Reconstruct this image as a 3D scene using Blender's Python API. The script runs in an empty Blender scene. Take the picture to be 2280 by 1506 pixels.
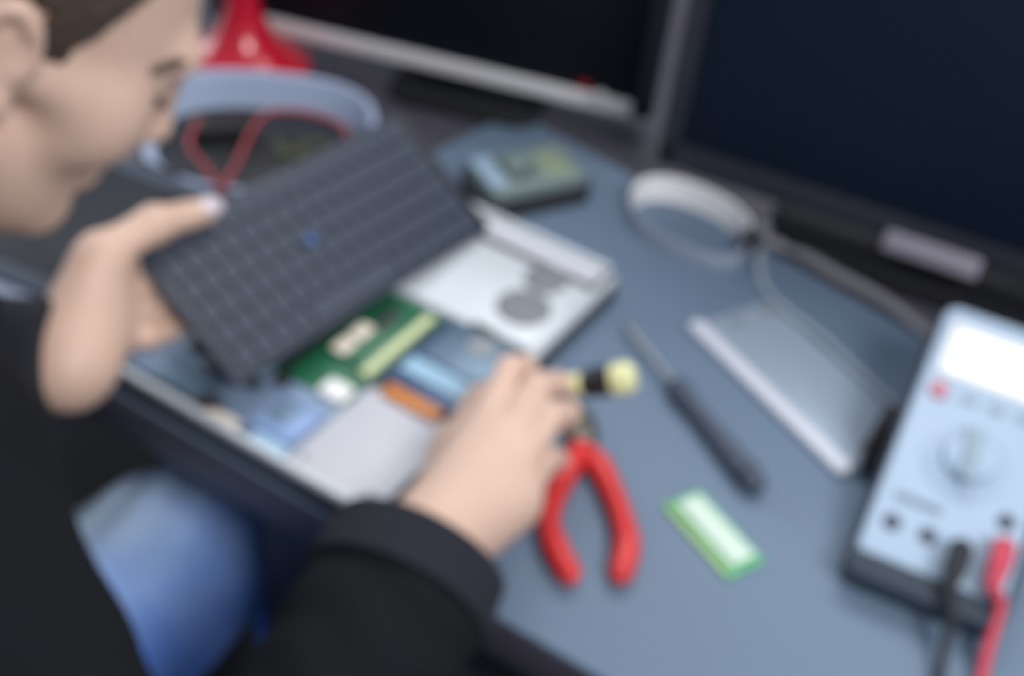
import bpy, bmesh, math, random
import numpy as np
from mathutils import Vector, Matrix

random.seed(4)
scene = bpy.context.scene
COL = scene.collection
V = Vector
rad = math.radians

# ------------------------------------------------------------------ materials
def lin(c):
    return tuple((x / 12.92 if x <= .04045 else ((x + .055) / 1.055) ** 2.4) for x in [v / 255 for v in c]) + (1,)

def mat(name, rgb, rough=.5, metal=0., var=.06, scale=60., bump=0., bscale=400., spec=.5, trans=0., coat=0., emit=None, estr=0.):
    m = bpy.data.materials.new(name); m.use_nodes = True
    nt = m.node_tree; b = nt.nodes['Principled BSDF']
    tc = nt.nodes.new('ShaderNodeTexCoord')
    n = nt.nodes.new('ShaderNodeTexNoise'); n.inputs['Scale'].default_value = scale; n.inputs['Detail'].default_value = 4
    nt.links.new(tc.outputs['Object'], n.inputs['Vector'])
    mx = nt.nodes.new('ShaderNodeMix'); mx.data_type = 'RGBA'
    c = lin(rgb)
    mx.inputs['A'].default_value = tuple(max(0, x * (1 - var)) for x in c[:3]) + (1,)
    mx.inputs['B'].default_value = tuple(min(1, x * (1 + var)) for x in c[:3]) + (1,)
    nt.links.new(n.outputs['Fac'], mx.inputs['Factor'])
    nt.links.new(mx.outputs['Result'], b.inputs['Base Color'])
    b.inputs['Roughness'].default_value = rough; b.inputs['Metallic'].default_value = metal
    b.inputs['Specular IOR Level'].default_value = spec
    b.inputs['Transmission Weight'].default_value = trans
    b.inputs['Coat Weight'].default_value = coat
    if emit:
        b.inputs['Emission Color'].default_value = lin(emit); b.inputs['Emission Strength'].default_value = estr
    if bump:
        n2 = nt.nodes.new('ShaderNodeTexNoise'); n2.inputs['Scale'].default_value = bscale; n2.inputs['Detail'].default_value = 3
        nt.links.new(tc.outputs['Object'], n2.inputs['Vector'])
        bp = nt.nodes.new('ShaderNodeBump'); bp.inputs['Strength'].default_value = bump; bp.inputs['Distance'].default_value = .002
        nt.links.new(n2.outputs['Fac'], bp.inputs['Height']); nt.links.new(bp.outputs['Normal'], b.inputs['Normal'])
    return m

def skin_mat():
    m = mat('skin', (212, 180, 163), .5, var=.05, scale=45, bump=.12, bscale=900)
    b = m.node_tree.nodes['Principled BSDF']
    b.inputs['Subsurface Weight'].default_value = .12
    b.inputs['Subsurface Radius'].default_value = (.006, .003, .002)
    b.inputs['Subsurface Scale'].default_value = 1.
    return m

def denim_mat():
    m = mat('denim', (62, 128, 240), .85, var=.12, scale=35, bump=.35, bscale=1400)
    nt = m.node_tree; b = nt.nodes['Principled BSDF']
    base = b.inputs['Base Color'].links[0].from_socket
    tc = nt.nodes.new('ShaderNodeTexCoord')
    sub = nt.nodes.new('ShaderNodeVectorMath'); sub.operation = 'SUBTRACT'; sub.inputs[1].default_value = (-.205, -.235, .625)  # centre of a pale patch: daylight on the thigh painted into the denim
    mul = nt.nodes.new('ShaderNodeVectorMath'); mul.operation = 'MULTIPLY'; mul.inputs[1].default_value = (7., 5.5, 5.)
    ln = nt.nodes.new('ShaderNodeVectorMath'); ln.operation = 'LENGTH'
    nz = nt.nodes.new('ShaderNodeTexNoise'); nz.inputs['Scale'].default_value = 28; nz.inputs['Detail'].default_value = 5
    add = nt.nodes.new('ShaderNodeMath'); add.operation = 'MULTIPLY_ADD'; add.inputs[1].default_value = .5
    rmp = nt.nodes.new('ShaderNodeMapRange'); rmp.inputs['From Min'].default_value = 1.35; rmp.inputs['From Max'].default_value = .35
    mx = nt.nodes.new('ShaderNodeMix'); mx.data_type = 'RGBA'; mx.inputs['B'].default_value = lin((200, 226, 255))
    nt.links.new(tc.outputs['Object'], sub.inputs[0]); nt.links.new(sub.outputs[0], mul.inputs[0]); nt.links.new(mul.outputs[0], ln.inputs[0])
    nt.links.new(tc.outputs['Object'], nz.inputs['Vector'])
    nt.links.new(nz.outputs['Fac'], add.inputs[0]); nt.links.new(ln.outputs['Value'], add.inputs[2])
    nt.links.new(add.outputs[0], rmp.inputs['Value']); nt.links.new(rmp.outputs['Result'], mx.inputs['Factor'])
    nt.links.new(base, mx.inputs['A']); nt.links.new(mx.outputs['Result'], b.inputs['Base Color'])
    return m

M = {}
def mk():
    M['floor'] = mat('floor_carpet', (20, 20, 23), .9, var=.2, scale=120, bump=.4)
    M['wall'] = mat('wall_paint', (120, 126, 136), .9, var=.03, scale=8)
    M['desk'] = mat('dark_desk_laminate', (72, 70, 82), .45, var=.08, scale=30)
    M['mat'] = mat('blue_grey_rubber', (104, 124, 148), .6, var=.03, scale=14, bump=.15, bscale=1500)
    M['mat_edge'] = mat('mat_edge_rubber', (54, 66, 88), .7)
    M['skin'] = skin_mat(); M['nail'] = mat('nail', (205, 195, 205), .18, var=.02, coat=.4)
    M['hair'] = mat('brown_hair', (72, 58, 50), .6, var=.35, scale=300, bump=.8, bscale=700)
    M['jacket'] = mat('black_jacket_cloth', (13, 16, 22), .9, var=.15, spec=.25, scale=25, bump=.3, bscale=1200)
    M['cuff'] = mat('navy_rib', (24, 28, 40), .9, bump=.5, bscale=900)
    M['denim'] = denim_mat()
    M['shoe'] = mat('black_shoe', (22, 22, 24), .5)
    M['chair'] = mat('charcoal_chair', (32, 33, 36), .8, bump=.3)
    M['steel'] = mat('steel', (190, 192, 196), .28, 1., var=.04)
    M['dsteel'] = mat('dark_steel', (100, 98, 92), .4, .8, var=.08)
    M['alu'] = mat('silver_chassis', (200, 208, 217), .45, .15, var=.03, scale=20)
    M['alu2'] = mat('pale_grey_plastic', (196, 199, 210), .5, var=.03)
    M['grey'] = mat('mid_grey_metal', (140, 145, 152), .5, .3, var=.06)
    M['vent'] = mat('vent_grey', (132, 136, 143), .6, .2, var=.04)
    M['blk'] = mat('black_plastic', (22, 23, 27), .45, var=.1)
    M['blk2'] = mat('charcoal_plastic', (38, 40, 46), .5, var=.1)
    M['rub'] = mat('black_rubber', (33, 38, 46), .7, var=.1)
    M['key'] = mat('slate_keys', (54, 63, 80), .55, var=.06)
    M['kdeck'] = mat('slate_deck', (48, 56, 72), .5, var=.06)
    M['pcb'] = mat('green_board', (26, 98, 68), .4, var=.2, scale=200)
    M['pcb_l'] = mat('pale_green_board', (88, 178, 120), .4, var=.12, scale=200)
    M['board'] = mat('blue_grey_tray', (118, 138, 166), .45, .2, var=.06, scale=40)
    M['lidscreen'] = mat('matte_slate_screen', (33, 38, 48), .5, var=.04)
    M['pedestal'] = mat('navy_laminate', (24, 26, 36), .5, var=.06)
    M['gold'] = mat('gold_contacts', (140, 150, 96), .35, .6)
    M['lime'] = mat('pale_lime_plastic', (214, 226, 178), .45)
    M['chip'] = mat('black_chip', (36, 38, 44), .4)
    M['white'] = mat('white_plastic', (240, 242, 243), .4, var=.01)
    M['cream'] = mat('pale_label', (226, 214, 200), .6)
    M['label'] = mat('white_label', (204, 224, 213), .6, var=.02)
    M['skyb'] = mat('pale_blue_label', (158, 198, 226), .5, var=.03)
    M['orange'] = mat('orange_film', (206, 128, 62), .4, var=.1)
    M['steelblue'] = mat('blue_grey_metal', (104, 128, 150), .4, .35, var=.08)
    M['darkblue'] = mat('dark_blue_metal', (70, 92, 126), .4, .3, var=.08)
    M['bluemod'] = mat('blue_module', (132, 160, 206), .4, .1, var=.08)
    M['red'] = mat('red_rubber', (206, 42, 44), .45, var=.08, coat=.2)
    M['redgloss'] = mat('red_gloss_paint', (192, 10, 44), .28, var=.06, coat=.5)
    M['redwire'] = mat('red_wire', (150, 52, 58), .5)
    M['leadred'] = mat('red_lead', (196, 62, 84), .45)
    M['blue'] = mat('blue_rubber', (58, 66, 176), .5)
    M['screen'] = mat('dark_screen', (12, 16, 24), .5, var=.03, spec=.2)
    M['screen2'] = mat('dark_blue_screen', (15, 28, 46), .55, var=.1, scale=3, spec=.2)
    M['bezel'] = mat('slate_bezel', (42, 44, 54), .4, var=.05)
    M['silver'] = mat('silver_strip', (218, 218, 222), .5, .1, var=.04)
    M['badge'] = mat('lilac_silver', (176, 170, 186), .35, .2, var=.03)
    M['led'] = mat('red_led', (120, 16, 22), .3, emit=(200, 20, 20), estr=.25)
    M['tray'] = mat('pale_blue_tray', (170, 186, 216), .45, var=.03)
    M['olive'] = mat('olive_board', (66, 70, 52), .6, var=.2)
    M['tester'] = mat('grey_green_plastic', (112, 128, 128), .5, var=.04)
    M['tdisp'] = mat('tester_display', (136, 150, 130), .3)
    M['tdark'] = mat('tester_dark_panel', (66, 74, 76), .5)
    M['tpale'] = mat('tester_pale_end', (140, 164, 186), .45)
    M['meter'] = mat('pale_blue_meter', (166, 188, 212), .45, var=.02)
    M['holster'] = mat('dark_holster', (44, 56, 72), .65, var=.08)
    M['lcd'] = mat('backlit_display', (236, 244, 240), .25, var=.02, emit=(236, 248, 255), estr=.55)
    M['lcd_tint'] = mat('display_tint', (190, 232, 246), .25, var=.02, emit=(180, 232, 255), estr=.5)
    M['dial'] = mat('dial_grey', (142, 164, 178), .45, var=.03)
    M['mark'] = mat('meter_marking', (118, 136, 152), .6)
    M['socket'] = mat('socket_dark', (70, 78, 98), .5)
    M['pinkbtn'] = mat('rose_button', (196, 122, 140), .45)
    M['strap'] = mat('white_webbing', (246, 246, 248), .7, var=.03, bump=.4, bscale=1500)
    M['strapg'] = mat('grey_webbing', (150, 160, 180), .7, var=.04, bump=.4, bscale=1500)
    M['cableg'] = mat('grey_cable', (124, 124, 132), .55)
    M['cablep'] = mat('pale_cable', (158, 170, 184), .5)
    M['cablet'] = mat('thin_dark_cable', (84, 86, 94), .55)
    M['plate'] = mat('brushed_plate', (158, 174, 194), .42, .2, var=.03, scale=12)
    M['plate_w'] = mat('pale_plate_rim', (212, 217, 230), .4, var=.02)
    M['yellow'] = mat('yellow_plastic', (224, 225, 168), .35, var=.05, coat=.3)
    M['sdhandle'] = mat('slate_handle', (68, 78, 96), .5, var=.06)
    M['lid'] = mat('slate_lid', (72, 82, 98), .5, var=.06)
    M['paper'] = mat('pale_blue_paper', (150, 160, 186), .8, var=.02)
    M['eye'] = mat('eye_white', (225, 222, 218), .2)
mk()

# ------------------------------------------------------------------ mesh helpers
def link(name, bm, m, parent=None, smooth=True, ang=40, loc=None):
    me = bpy.data.meshes.new(name); bm.normal_update(); bm.to_mesh(me); bm.free()
    for x in (m if isinstance(m, (list, tuple)) else [m]): me.materials.append(x)
    if smooth:
        me.shade_smooth() if hasattr(me, 'shade_smooth') else None
        me.set_sharp_from_angle(angle=rad(ang))
    o = bpy.data.objects.new(name, me); COL.objects.link(o)
    if parent: o.parent = parent
    if loc: o.location = loc
    return o

def tag(o, label, cat=None, group=None, kind=None):
    o['label'] = label
    if cat: o['category'] = cat
    if group: o['group'] = group
    if kind: o['kind'] = kind
    return o

def thing(name, label, cat, loc=(0, 0, 0), rotz=0., mtx=None, group=None):
    o = bpy.data.objects.new(name, None); COL.objects.link(o); o.empty_display_size = .02
    if mtx is not None: o.matrix_world = mtx
    else: o.location = loc; o.rotation_euler = (0, 0, rotz)
    return tag(o, label, cat, group)

def BM(): return bmesh.new()

def box(bm, c, s, bev=0., mtx=None, seg=2, mi=0):
    t = bmesh.new(); bmesh.ops.create_cube(t, size=1)
    bmesh.ops.scale(t, vec=s, verts=t.verts)
    if bev: bmesh.ops.bevel(t, geom=t.edges[:], offset=min(bev, min(s) * .49), segments=seg, profile=.5, affect='EDGES')
    bmesh.ops.translate(t, vec=c, verts=t.verts)
    return merge(bm, t, mtx, mi)

def merge(bm, t, mtx=None, mi=0):
    if mtx is not None: bmesh.ops.transform(t, matrix=mtx, verts=t.verts)
    for f in t.faces: f.material_index = mi
    me = bpy.data.meshes.new('tmp'); t.to_mesh(me); t.free(); bm.from_mesh(me); bpy.data.meshes.remove(me)
    return bm

def prism(bm, pts, z0, z1, bev=0., mtx=None, mi=0, seg=2):
    t = bmesh.new()
    f = t.faces.new([t.verts.new((x, y, z0)) for x, y in pts])
    r = bmesh.ops.extrude_face_region(t, geom=[f])
    bmesh.ops.translate(t, vec=(0, 0, z1 - z0), verts=[v for v in r['geom'] if isinstance(v, bmesh.types.BMVert)])
    bmesh.ops.recalc_face_normals(t, faces=t.faces)
    if bev:
        top = [e for e in t.edges if all(abs(v.co.z - max(z0, z1)) < 1e-7 for v in e.verts)]
        bmesh.ops.bevel(t, geom=top, offset=bev, segments=seg, profile=.5, affect='EDGES')
    return merge(bm, t, mtx, mi)

def rrect(w, h, r, n=6, cx=0., cy=0.):
    out = []
    for sx, sy, a0 in ((1, 1, 0), (-1, 1, 90), (-1, -1, 180), (1, -1, 270)):
        for i in range(n + 1):
            a = rad(a0 + 90 * i / n)
            out.append((cx + sx * (w / 2 - r) + r * math.cos(a), cy + sy * (h / 2 - r) + r * math.sin(a)))
    return out

def cyl(bm, c, r, h, n=32, r2=None, bev=0., mtx=None, mi=0):
    t = bmesh.new(); bmesh.ops.create_cone(t, cap_ends=True, segments=n, radius1=r, radius2=r if r2 is None else r2, depth=h)
    if bev:
        ed = [e for e in t.edges if abs(e.verts[0].co.z - e.verts[1].co.z) < 1e-7]
        bmesh.ops.bevel(t, geom=ed, offset=bev, segments=2, profile=.5, affect='EDGES')
    bmesh.ops.translate(t, vec=c, verts=t.verts)
    return merge(bm, t, mtx, mi)

def lathe(bm, prof, n=40, mtx=None, mi=0):
    t = bmesh.new(); rings = []
    for r, z in prof:
        rings.append([t.verts.new((r * math.cos(2 * math.pi * i / n), r * math.sin(2 * math.pi * i / n), z)) for i in range(n)])
    for a, b in zip(rings, rings[1:]):
        for i in range(n): t.faces.new((a[i], a[(i + 1) % n], b[(i + 1) % n], b[i]))
    t.faces.new(rings[0][::-1]); t.faces.new(rings[-1])
    bmesh.ops.recalc_face_normals(t, faces=t.faces)
    return merge(bm, t, mtx, mi)

def spline(pts, n=10):
    P = [V(p) for p in pts]; out = []
    Q = [P[0] * 2 - P[1]] + P + [P[-1] * 2 - P[-2]]
    for i in range(1, len(Q) - 2):
        p0, p1, p2, p3 = Q[i - 1:i + 3]
        for k in range(n):
            t = k / n
            out.append(.5 * ((2 * p1) + (p2 - p0) * t + (2 * p0 - 5 * p1 + 4 * p2 - p3) * t * t + (3 * p1 - p0 - 3 * p2 + p3) * t ** 3))
    out.append(P[-1]); return out

def tube(bm, pts, r, n=12, smooth=True, flat=1., mtx=None, mi=0, up=V((0, 0, 1))):
    """sweep; r is a number or a list of control radii; flat squashes along 'up'"""
    P = spline(pts) if smooth else [V(p) for p in pts]
    if isinstance(r, (list, tuple)):
        k = len(r) - 1
        R = []
        for i in range(len(P)):
            x = i / (len(P) - 1) * k; j = min(int(x), k - 1); R.append(r[j] + (r[j + 1] - r[j]) * (x - j))
    else: R = [r] * len(P)
    t = bmesh.new(); rings = []
    for i, p in enumerate(P):
        d = (P[min(i + 1, len(P) - 1)] - P[max(i - 1, 0)]).normalized()
        s = d.cross(up)
        s = s.normalized() if s.length > 1e-4 else V((1, 0, 0))
        u = s.cross(d).normalized()
        rings.append([t.verts.new(p + s * R[i] * math.cos(2 * math.pi * j / n) + u * R[i] * flat * math.sin(2 * math.pi * j / n)) for j in range(n)])
    for a, b in zip(rings, rings[1:]):
        for j in range(n): t.faces.new((a[j], a[(j + 1) % n], b[(j + 1) % n], b[j]))
    t.faces.new(rings[0][::-1]); t.faces.new(rings[-1])
    bmesh.ops.recalc_face_normals(t, faces=t.faces)
    return merge(bm, t, mtx, mi)

def frame(o, x, y):
    x = V(x).normalized(); y = V(y); y = (y - x * y.dot(x)).normalized(); z = x.cross(y)
    m = Matrix.Identity(4)
    for i in range(3): m[i][0], m[i][1], m[i][2], m[i][3] = x[i], y[i], z[i], o[i]
    return m

# ------------------------------------------------------------------ camera
H, PITCH, ROLL, AZ = .632, rad(40), rad(7.5), rad(118)
fw = V((math.cos(AZ) * math.cos(PITCH), math.sin(AZ) * math.cos(PITCH), -math.sin(PITCH)))
rt0 = V((math.sin(AZ), -math.cos(AZ), 0)); up0 = rt0.cross(fw)
rt = rt0 * math.cos(ROLL) + up0 * math.sin(ROLL); upv = up0 * math.cos(ROLL) - rt0 * math.sin(ROLL)
cam_d = bpy.data.cameras.new('camera'); cam = bpy.data.objects.new('camera', cam_d); COL.objects.link(cam)
cm = Matrix.Identity(4); loc = V((0, 0, .75)) - fw * (H / math.sin(PITCH))
for i in range(3): cm[i][0], cm[i][1], cm[i][2], cm[i][3] = rt[i], upv[i], -fw[i], loc[i]
cam.matrix_world = cm
cam_d.sensor_width = 36; cam_d.lens = 36 * 3000 / 2280; cam_d.clip_start = .02
scene.camera = cam
DOF = 19
if DOF:
    cam_d.dof.use_dof = True
    cam_d.dof.focus_distance = .15
    cam_d.dof.aperture_fstop = DOF

# ------------------------------------------------------------------ room
def struct(name, bm, m):
    o = link(name, bm, m); o['kind'] = 'structure'; return o
struct('floor', box(BM(), (0, -.2, -.05), (6.4, 6.2, .1)), M['floor'])
struct('wall_back', box(BM(), (0, 2.95, 1.35), (6.4, .1, 2.7)), M['wall'])
b = BM()   # left wall with a window opening
for c, s in (((-3.25, -.2, .45), (.1, 6.2, .9)), ((-3.25, -.2, 2.55), (.1, 6.2, .3)), ((-3.25, -2.4, 1.65), (.1, 1.8, 1.5)), ((-3.25, 2.2, 1.65), (.1, 1.4, 1.5))):
    box(b, c, s)
struct('wall_left', b, M['wall'])

# ------------------------------------------------------------------ desk and mat
desk = thing('desk', 'dark laminate workbench with a blue-grey mat on its top', 'desk', (.1, .3, 0))
dl = lambda x, y, z: (x - .1, y - .3, z)
link('tabletop', box(BM(), dl(.1, .30, .729), (2.2, 1.036, .036), .003), M['desk'], desk)
for x in (-.94, 1.14):
    for y in (-.16, .76):
        link('leg', box(BM(), dl(x, y, .3555), (.06, .06, .711), .004), M['blk2'], desk)
mb = BM()
prism(mb, [(-.245, -.2175), (1.19, -.2175), (1.19, .075), (.36, .186), (-.172, .272)], .7473, .750, .0008)
pd = link('pedestal', box(BM(), dl(.165, .09, .365), (.475, .56, .70), .003), M['pedestal'], desk)
for z, hh in ((.60, .19), (.40, .19), (.17, .25)):
    dw = link('drawer', box(BM(), dl(.165, -.196, z), (.455, .016, hh), .003), M['pedestal'], pd)
    link('drawer_handle', box(BM(), dl(.165, -.2075, z + hh / 2 - .035), (.12, .010, .012), .003), M['blk2'], dw)
m_o = link('bench_mat', mb, M['mat'])
tag(m_o, 'blue-grey rubber antistatic mat covering the front of the workbench', 'mat')

b = BM(); box(b, (-.295, -.198, .7483), (.12, .036, .002), .0005, Matrix.Identity(4))
tag(link('paper_sheet', b, M['paper']), 'pale blue-grey slip of paper at the bench edge under the chin', 'paper')

# black laptop lid lying flat at the back left
lidm = Matrix.Translation((-.415, -.110, .7472)) @ Matrix.Rotation(rad(8), 4, 'Z')
lid = thing('laptop_display', 'slate-black removed laptop lid lying flat beside the pale blue tray', 'laptop display', mtx=lidm)
link('shell', prism(BM(), rrect(.32, .172, .012), 0, .007, .002), M['lid'], lid)
link('screen_panel', prism(BM(), rrect(.285, .140, .002), .007, .0078, .0003), M['lidscreen'], lid)
for x in (-.09, .09): link('hinge', tube(BM(), [(x - .02, .089, .004), (x + .02, .089, .004)], .004, smooth=False), M['blk2'], lid)

# ------------------------------------------------------------------ monitors
def monitor(name, label, mtx, w, h, left, right, bot, mats, extra):
    t = thing(name, label, 'monitor', mtx=mtx)
    fb, sc = mats
    b = BM()
    for c, s in (((left / 2, 0, h / 2), (left, .022, h)), ((w - right / 2, 0, h / 2), (right, .022, h)),
                 ((w / 2, 0, bot / 2), (w, .022, bot)), ((w / 2, 0, h - .008), (w, .022, .016))):
        box(b, c, s, .002)
    box(b, (w / 2, .02, h / 2), (w * .98, .024, h * .97), .006)
    link('housing', b, fb, t)
    link('screen', box(BM(), ((left + w - right) / 2, -.004, (bot + h - .016) / 2), (w - left - right + .004, .006, h - bot - .012), .0006), sc, t)
    link('stand_neck', box(BM(), (w / 2, .05, .08), (.06, .03, .20), .006), M['blk'], t)
    extra(t)
    return t
# left monitor
d1 = V((.368, .108, 0)).normalized()
m1 = frame(V((-.466, .1997, .77)) + V((0, 0, 0)), d1, V((-d1.y, d1.x, 0)))
def ex1(t):
    b = BM(); box(b, (.213, -.0125, .0080), (.388, .005, .0150), .002)
    link('silver_trim', b, M['silver'], t)
    b = BM(); prism(b, [(.372, .0), (.384, .0), (.381, .006), (.375, .006)], 0, .008, .001, Matrix.Translation((0, -.0135, .0145)) @ Matrix.Rotation(rad(90), 4, 'X'))
    link('power_button', b, M['silver'], t)
    link('power_light', box(BM(), (.362, -.0125, .021), (.010, .003, .004), .001), M['led'], t)
    b = BM(); prism(b, rrect(.14, .10, .02), -.0222, -.012, .004, Matrix.Translation((.255, .005, 0)))
    link('stand_base', b, M['blk'], t)
monitor('monitor', 'left computer monitor with a silver trim along its bottom edge', m1, .425, .27, .016, .016, .016, (M['bezel'], M['screen']), ex1)
d2 = V((.302, .040, 0)).normalized()
m2 = frame(V((-.011, .240, .785)), d2, V((-d2.y, d2.x, 0)))
def ex2(t):
    link('badge', box(BM(), (.233, -.0125, .0015), (.076, .004, .019), .002), M['badge'], t)
    b = BM(); prism(b, rrect(.26, .16, .03), -.0372, -.022, .006, Matrix.Translation((.23, .055, 0)))
    link('stand_base', b, M['blk'], t)
monitor('monitor', 'right computer monitor with a slate bezel and lilac-silver bar under its dark blue screen', m2, .46, .32, .0165, .0165, .024, (M['bezel'], M['screen2']), ex2)

# ------------------------------------------------------------------ red stand
rs = thing('lamp_stand', 'glossy red flared stand with a blue foot in front of the left monitor', 'stand', (-.394, .153, .7472))
b = BM(); lathe(b, [(.058, .004), (.060, .008), (.057, .014), (.045, .021), (.031, .032), (.021, .048), (.0155, .066), (.0135, .09), (.0135, .26), (.011, .27)], 48, Matrix.Translation((-.006, .012, 0)) @ Matrix.Rotation(rad(0), 4, 'Y'))
link('stand_body', b, M['redgloss'], rs)
for a in (232, 352, 112):
    b = BM(); lathe(b, [(.007, 0), (.011, .002), (.0115, .009), (.008, .014), (.003, .016)], 24, Matrix.Translation((-.006 + .053 * math.cos(rad(a)), .012 + .053 * math.sin(rad(a)), 0)))
    link('foot', b, M['blue'], rs)

# ------------------------------------------------------------------ tray and the things in it
tr_c = V((-.302, .074, .7472)); ta = rad(32)
tr = thing('parts_tray', 'pale blue oval parts tray with a low front beside the slate keyboard', 'tray', tuple(tr_c), ta)
def oval_wall(bm, rx, ry, z0, ztop, th, n=64, zlow=None):
    ring = []
    for i in range(n):
        a = 2 * math.pi * i / n
        c, s = math.cos(a), math.sin(a)
        pw = 2 / 2.6
        x, y = math.copysign(abs(c) ** pw, c), math.copysign(abs(s) ** pw, s)
        fl = .006
        k = min(1, max(0, (s + .35) / .6)); k = k * k * (3 - 2 * k)
        z1 = ztop if zlow is None else zlow + (ztop - zlow) * k
        ring.append([bm.verts.new((x * (rx + d), y * (ry + d), z)) for d, z in ((0, z0), (fl, z1 - .002), (fl - th * .5, z1), (fl - th, z1 - .002), (-th, z0 + .002))])
    for i in range(n):
        p, q = ring[i], ring[(i + 1) % n]
        for k in range(4): bm.faces.new((p[k], q[k], q[k + 1], p[k + 1]))
    bm.faces.new([r[0] for r in ring][::-1]); bm.faces.new([r[4] for r in ring])
    bmesh.ops.recalc_face_normals(bm, faces=bm.faces); return bm
link('tray_body', oval_wall(BM(), .090, .066, 0, .036, .005, zlow=.007), M['tray'], tr)
link('liner', oval_wall(BM(), .081, .057, .0021, .0042, .002), M['blk2'], tr)
pb = thing('power_adapter', 'black power adapter block lying in the pale blue tray', 'adapter', (-.335, .064, .7515), rad(50))
link('case', prism(BM(), rrect(.052, .03, .006), 0, .018, .003), M['blk'], pb)
link('socket', box(BM(), (.026, 0, .009), (.004, .012, .008), .001), M['blk2'], pb)
ob = thing('circuit_board', 'small olive circuit board in the pale blue tray next to the adapter', 'circuit board', (-.272, .092, .7515), rad(40))
link('board', box(BM(), (0, 0, .002), (.045, .03, .003), .0006), M['olive'], ob)
for x, y in ((-.01, .004), (.01, -.005)): link('chip', box(BM(), (x, y, .005), (.01, .009, .003), .0005), M['chip'], ob)
rw = BM(); tube(rw, [(-.330, .030, .785), (-.305, -.007, .79), (-.277, -.020, .788), (-.252, -.028, .782), (-.262, -.008, .780), (-.275, .018, .778), (-.293, .054, .780), (-.299, .084, .781), (-.272, .104, .781), (-.243, .108, .779), (-.225, .098, .770)], .0021)
tag(link('red_wire', rw, M['redwire']), 'thin red wire looped over the pale blue tray', 'wire')

# ------------------------------------------------------------------ small tester
tm = frame((-.0945, .166, .750), (.045, .078, 0), (-.078, .045, 0))
te = thing('handheld_tester', 'small grey-green handheld tester lying on the mat by the left monitor', 'tester', mtx=tm)
link('boot', prism(BM(), rrect(.098, .062, .010), 0, .016, .003), M['rub'], te)
link('case', prism(BM(), rrect(.090, .054, .008), .014, .026, .004), M['tester'], te)
link('display', prism(BM(), rrect(.024, .038, .002), .026, .0268, .0004, Matrix.Translation((.022, -.002, 0))), M['tdisp'], te)
link('panel', prism(BM(), rrect(.026, .034, .006), .026, .0266, .0003, Matrix.Translation((-.012, 0, 0))), M['tdark'], te)
link('dial', cyl(BM(), (-.012, 0, .029), .010, .006, bev=.001), M['tester'], te)
link('end_cap', prism(BM(), rrect(.018, .045, .006), .0255, .028, .001, Matrix.Translation((-.035, .002, 0))), M['tpale'], te)

# ------------------------------------------------------------------ wrist strap and cables
def band(bm, pts, z0, z1, th, closed=True):
    n = len(pts); ring = []
    for i, p in enumerate(pts):
        p = V((p[0], p[1], 0))
        a = V((*pts[(i - 1) % n][:2], 0)); c = V((*pts[(i + 1) % n][:2], 0))
        if not closed: a = V((*pts[max(i - 1, 0)][:2], 0)); c = V((*pts[min(i + 1, n - 1)][:2], 0))
        d = (c - a).normalized(); s = V((-d.y, d.x, 0)) * th / 2
        zz = [(z0, -1), (z1 - th * .3, -1), (z1, -.4), (z1, .4), (z1 - th * .3, 1), (z0, 1)]
        ring.append([bm.verts.new((p + s * k) + V((0, 0, z))) for z, k in zz])
    for i in range(n if closed else n - 1):
        p, q = ring[i], ring[(i + 1) % n]
        for k in range(6): bm.faces.new((p[k], q[k], q[(k + 1) % 6], p[(k + 1) % 6]))
    if not closed: bm.faces.new(ring[0]); bm.faces.new(ring[-1][::-1])
    bmesh.ops.recalc_face_normals(bm, faces=bm.faces); return bm
ws = thing('wrist_strap', 'white antistatic wrist strap looped on the mat below the right monitor', 'wrist strap', (.045, .205, .750))
wl = lambda p: (p[0] - .045, p[1] - .205, 0)
back = spline([wl(p) for p in [(-.010, .196), (-.012, .215), (.0, .232), (.022, .240), (.048, .239), (.070, .232), (.084, .222)]], 6)
front = spline([wl(p) for p in [(.084, .222), (.091, .206), (.090, .187), (.078, .175), (.052, .170), (.022, .173), (.0, .182), (-.010, .196)]], 6)
link('back_band', band(BM(), [tuple(p) for p in back], 0.0004, .025, .0035, False), M['strap'], ws)
link('front_band', band(BM(), [tuple(p) for p in front], 0.0004, .014, .0025, False), M['strapg'], ws)
cb = BM(); cyl(cb, (.046, .012, .009), .0095, .017, 24, bev=.002); link('clasp', cb, M['blk2'], ws)
cb = BM(); cyl(cb, (.050, .020, .014), .006, .022, 20, bev=.002); link('snap', cb, M['grey'], ws)
c = BM(); tube(c, [(.098, .231, .756), (.121, .236, .755), (.158, .229, .755), (.199, .223, .755), (.229, .212, .755), (.262, .196, .755), (.30, .165, .755)], .0048, 14)
tag(link('grey_cable', c, M['cableg']), 'thick grey cable running from the wrist strap to behind the multimeter', 'cable')
c = BM(); tube(c, [(.098, .222, .754), (.103, .207, .7525), (.122, .177, .7525), (.150, .156, .7566), (.182, .145, .7566), (.218, .126, .7566), (.248, .112, .7566), (.285, .095, .7525)], [.0034, .0034, .003, .0026, .0022, .0022, .0022, .0022], 12)
tag(link('pale_cable', c, M['cablep']), 'thin pale cable curving across the metal plate towards the multimeter', 'cable')
c = BM(); tube(c, [(.094, .241, .757), (.096, .268, .752), (.106, .303, .750), (.127, .330, .749), (.16, .36, .7495)], .0022, 10)
tag(link('dark_cable', c, M['cablet']), 'thin dark cable leading from the wrist strap under the right monitor', 'cable')

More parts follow.
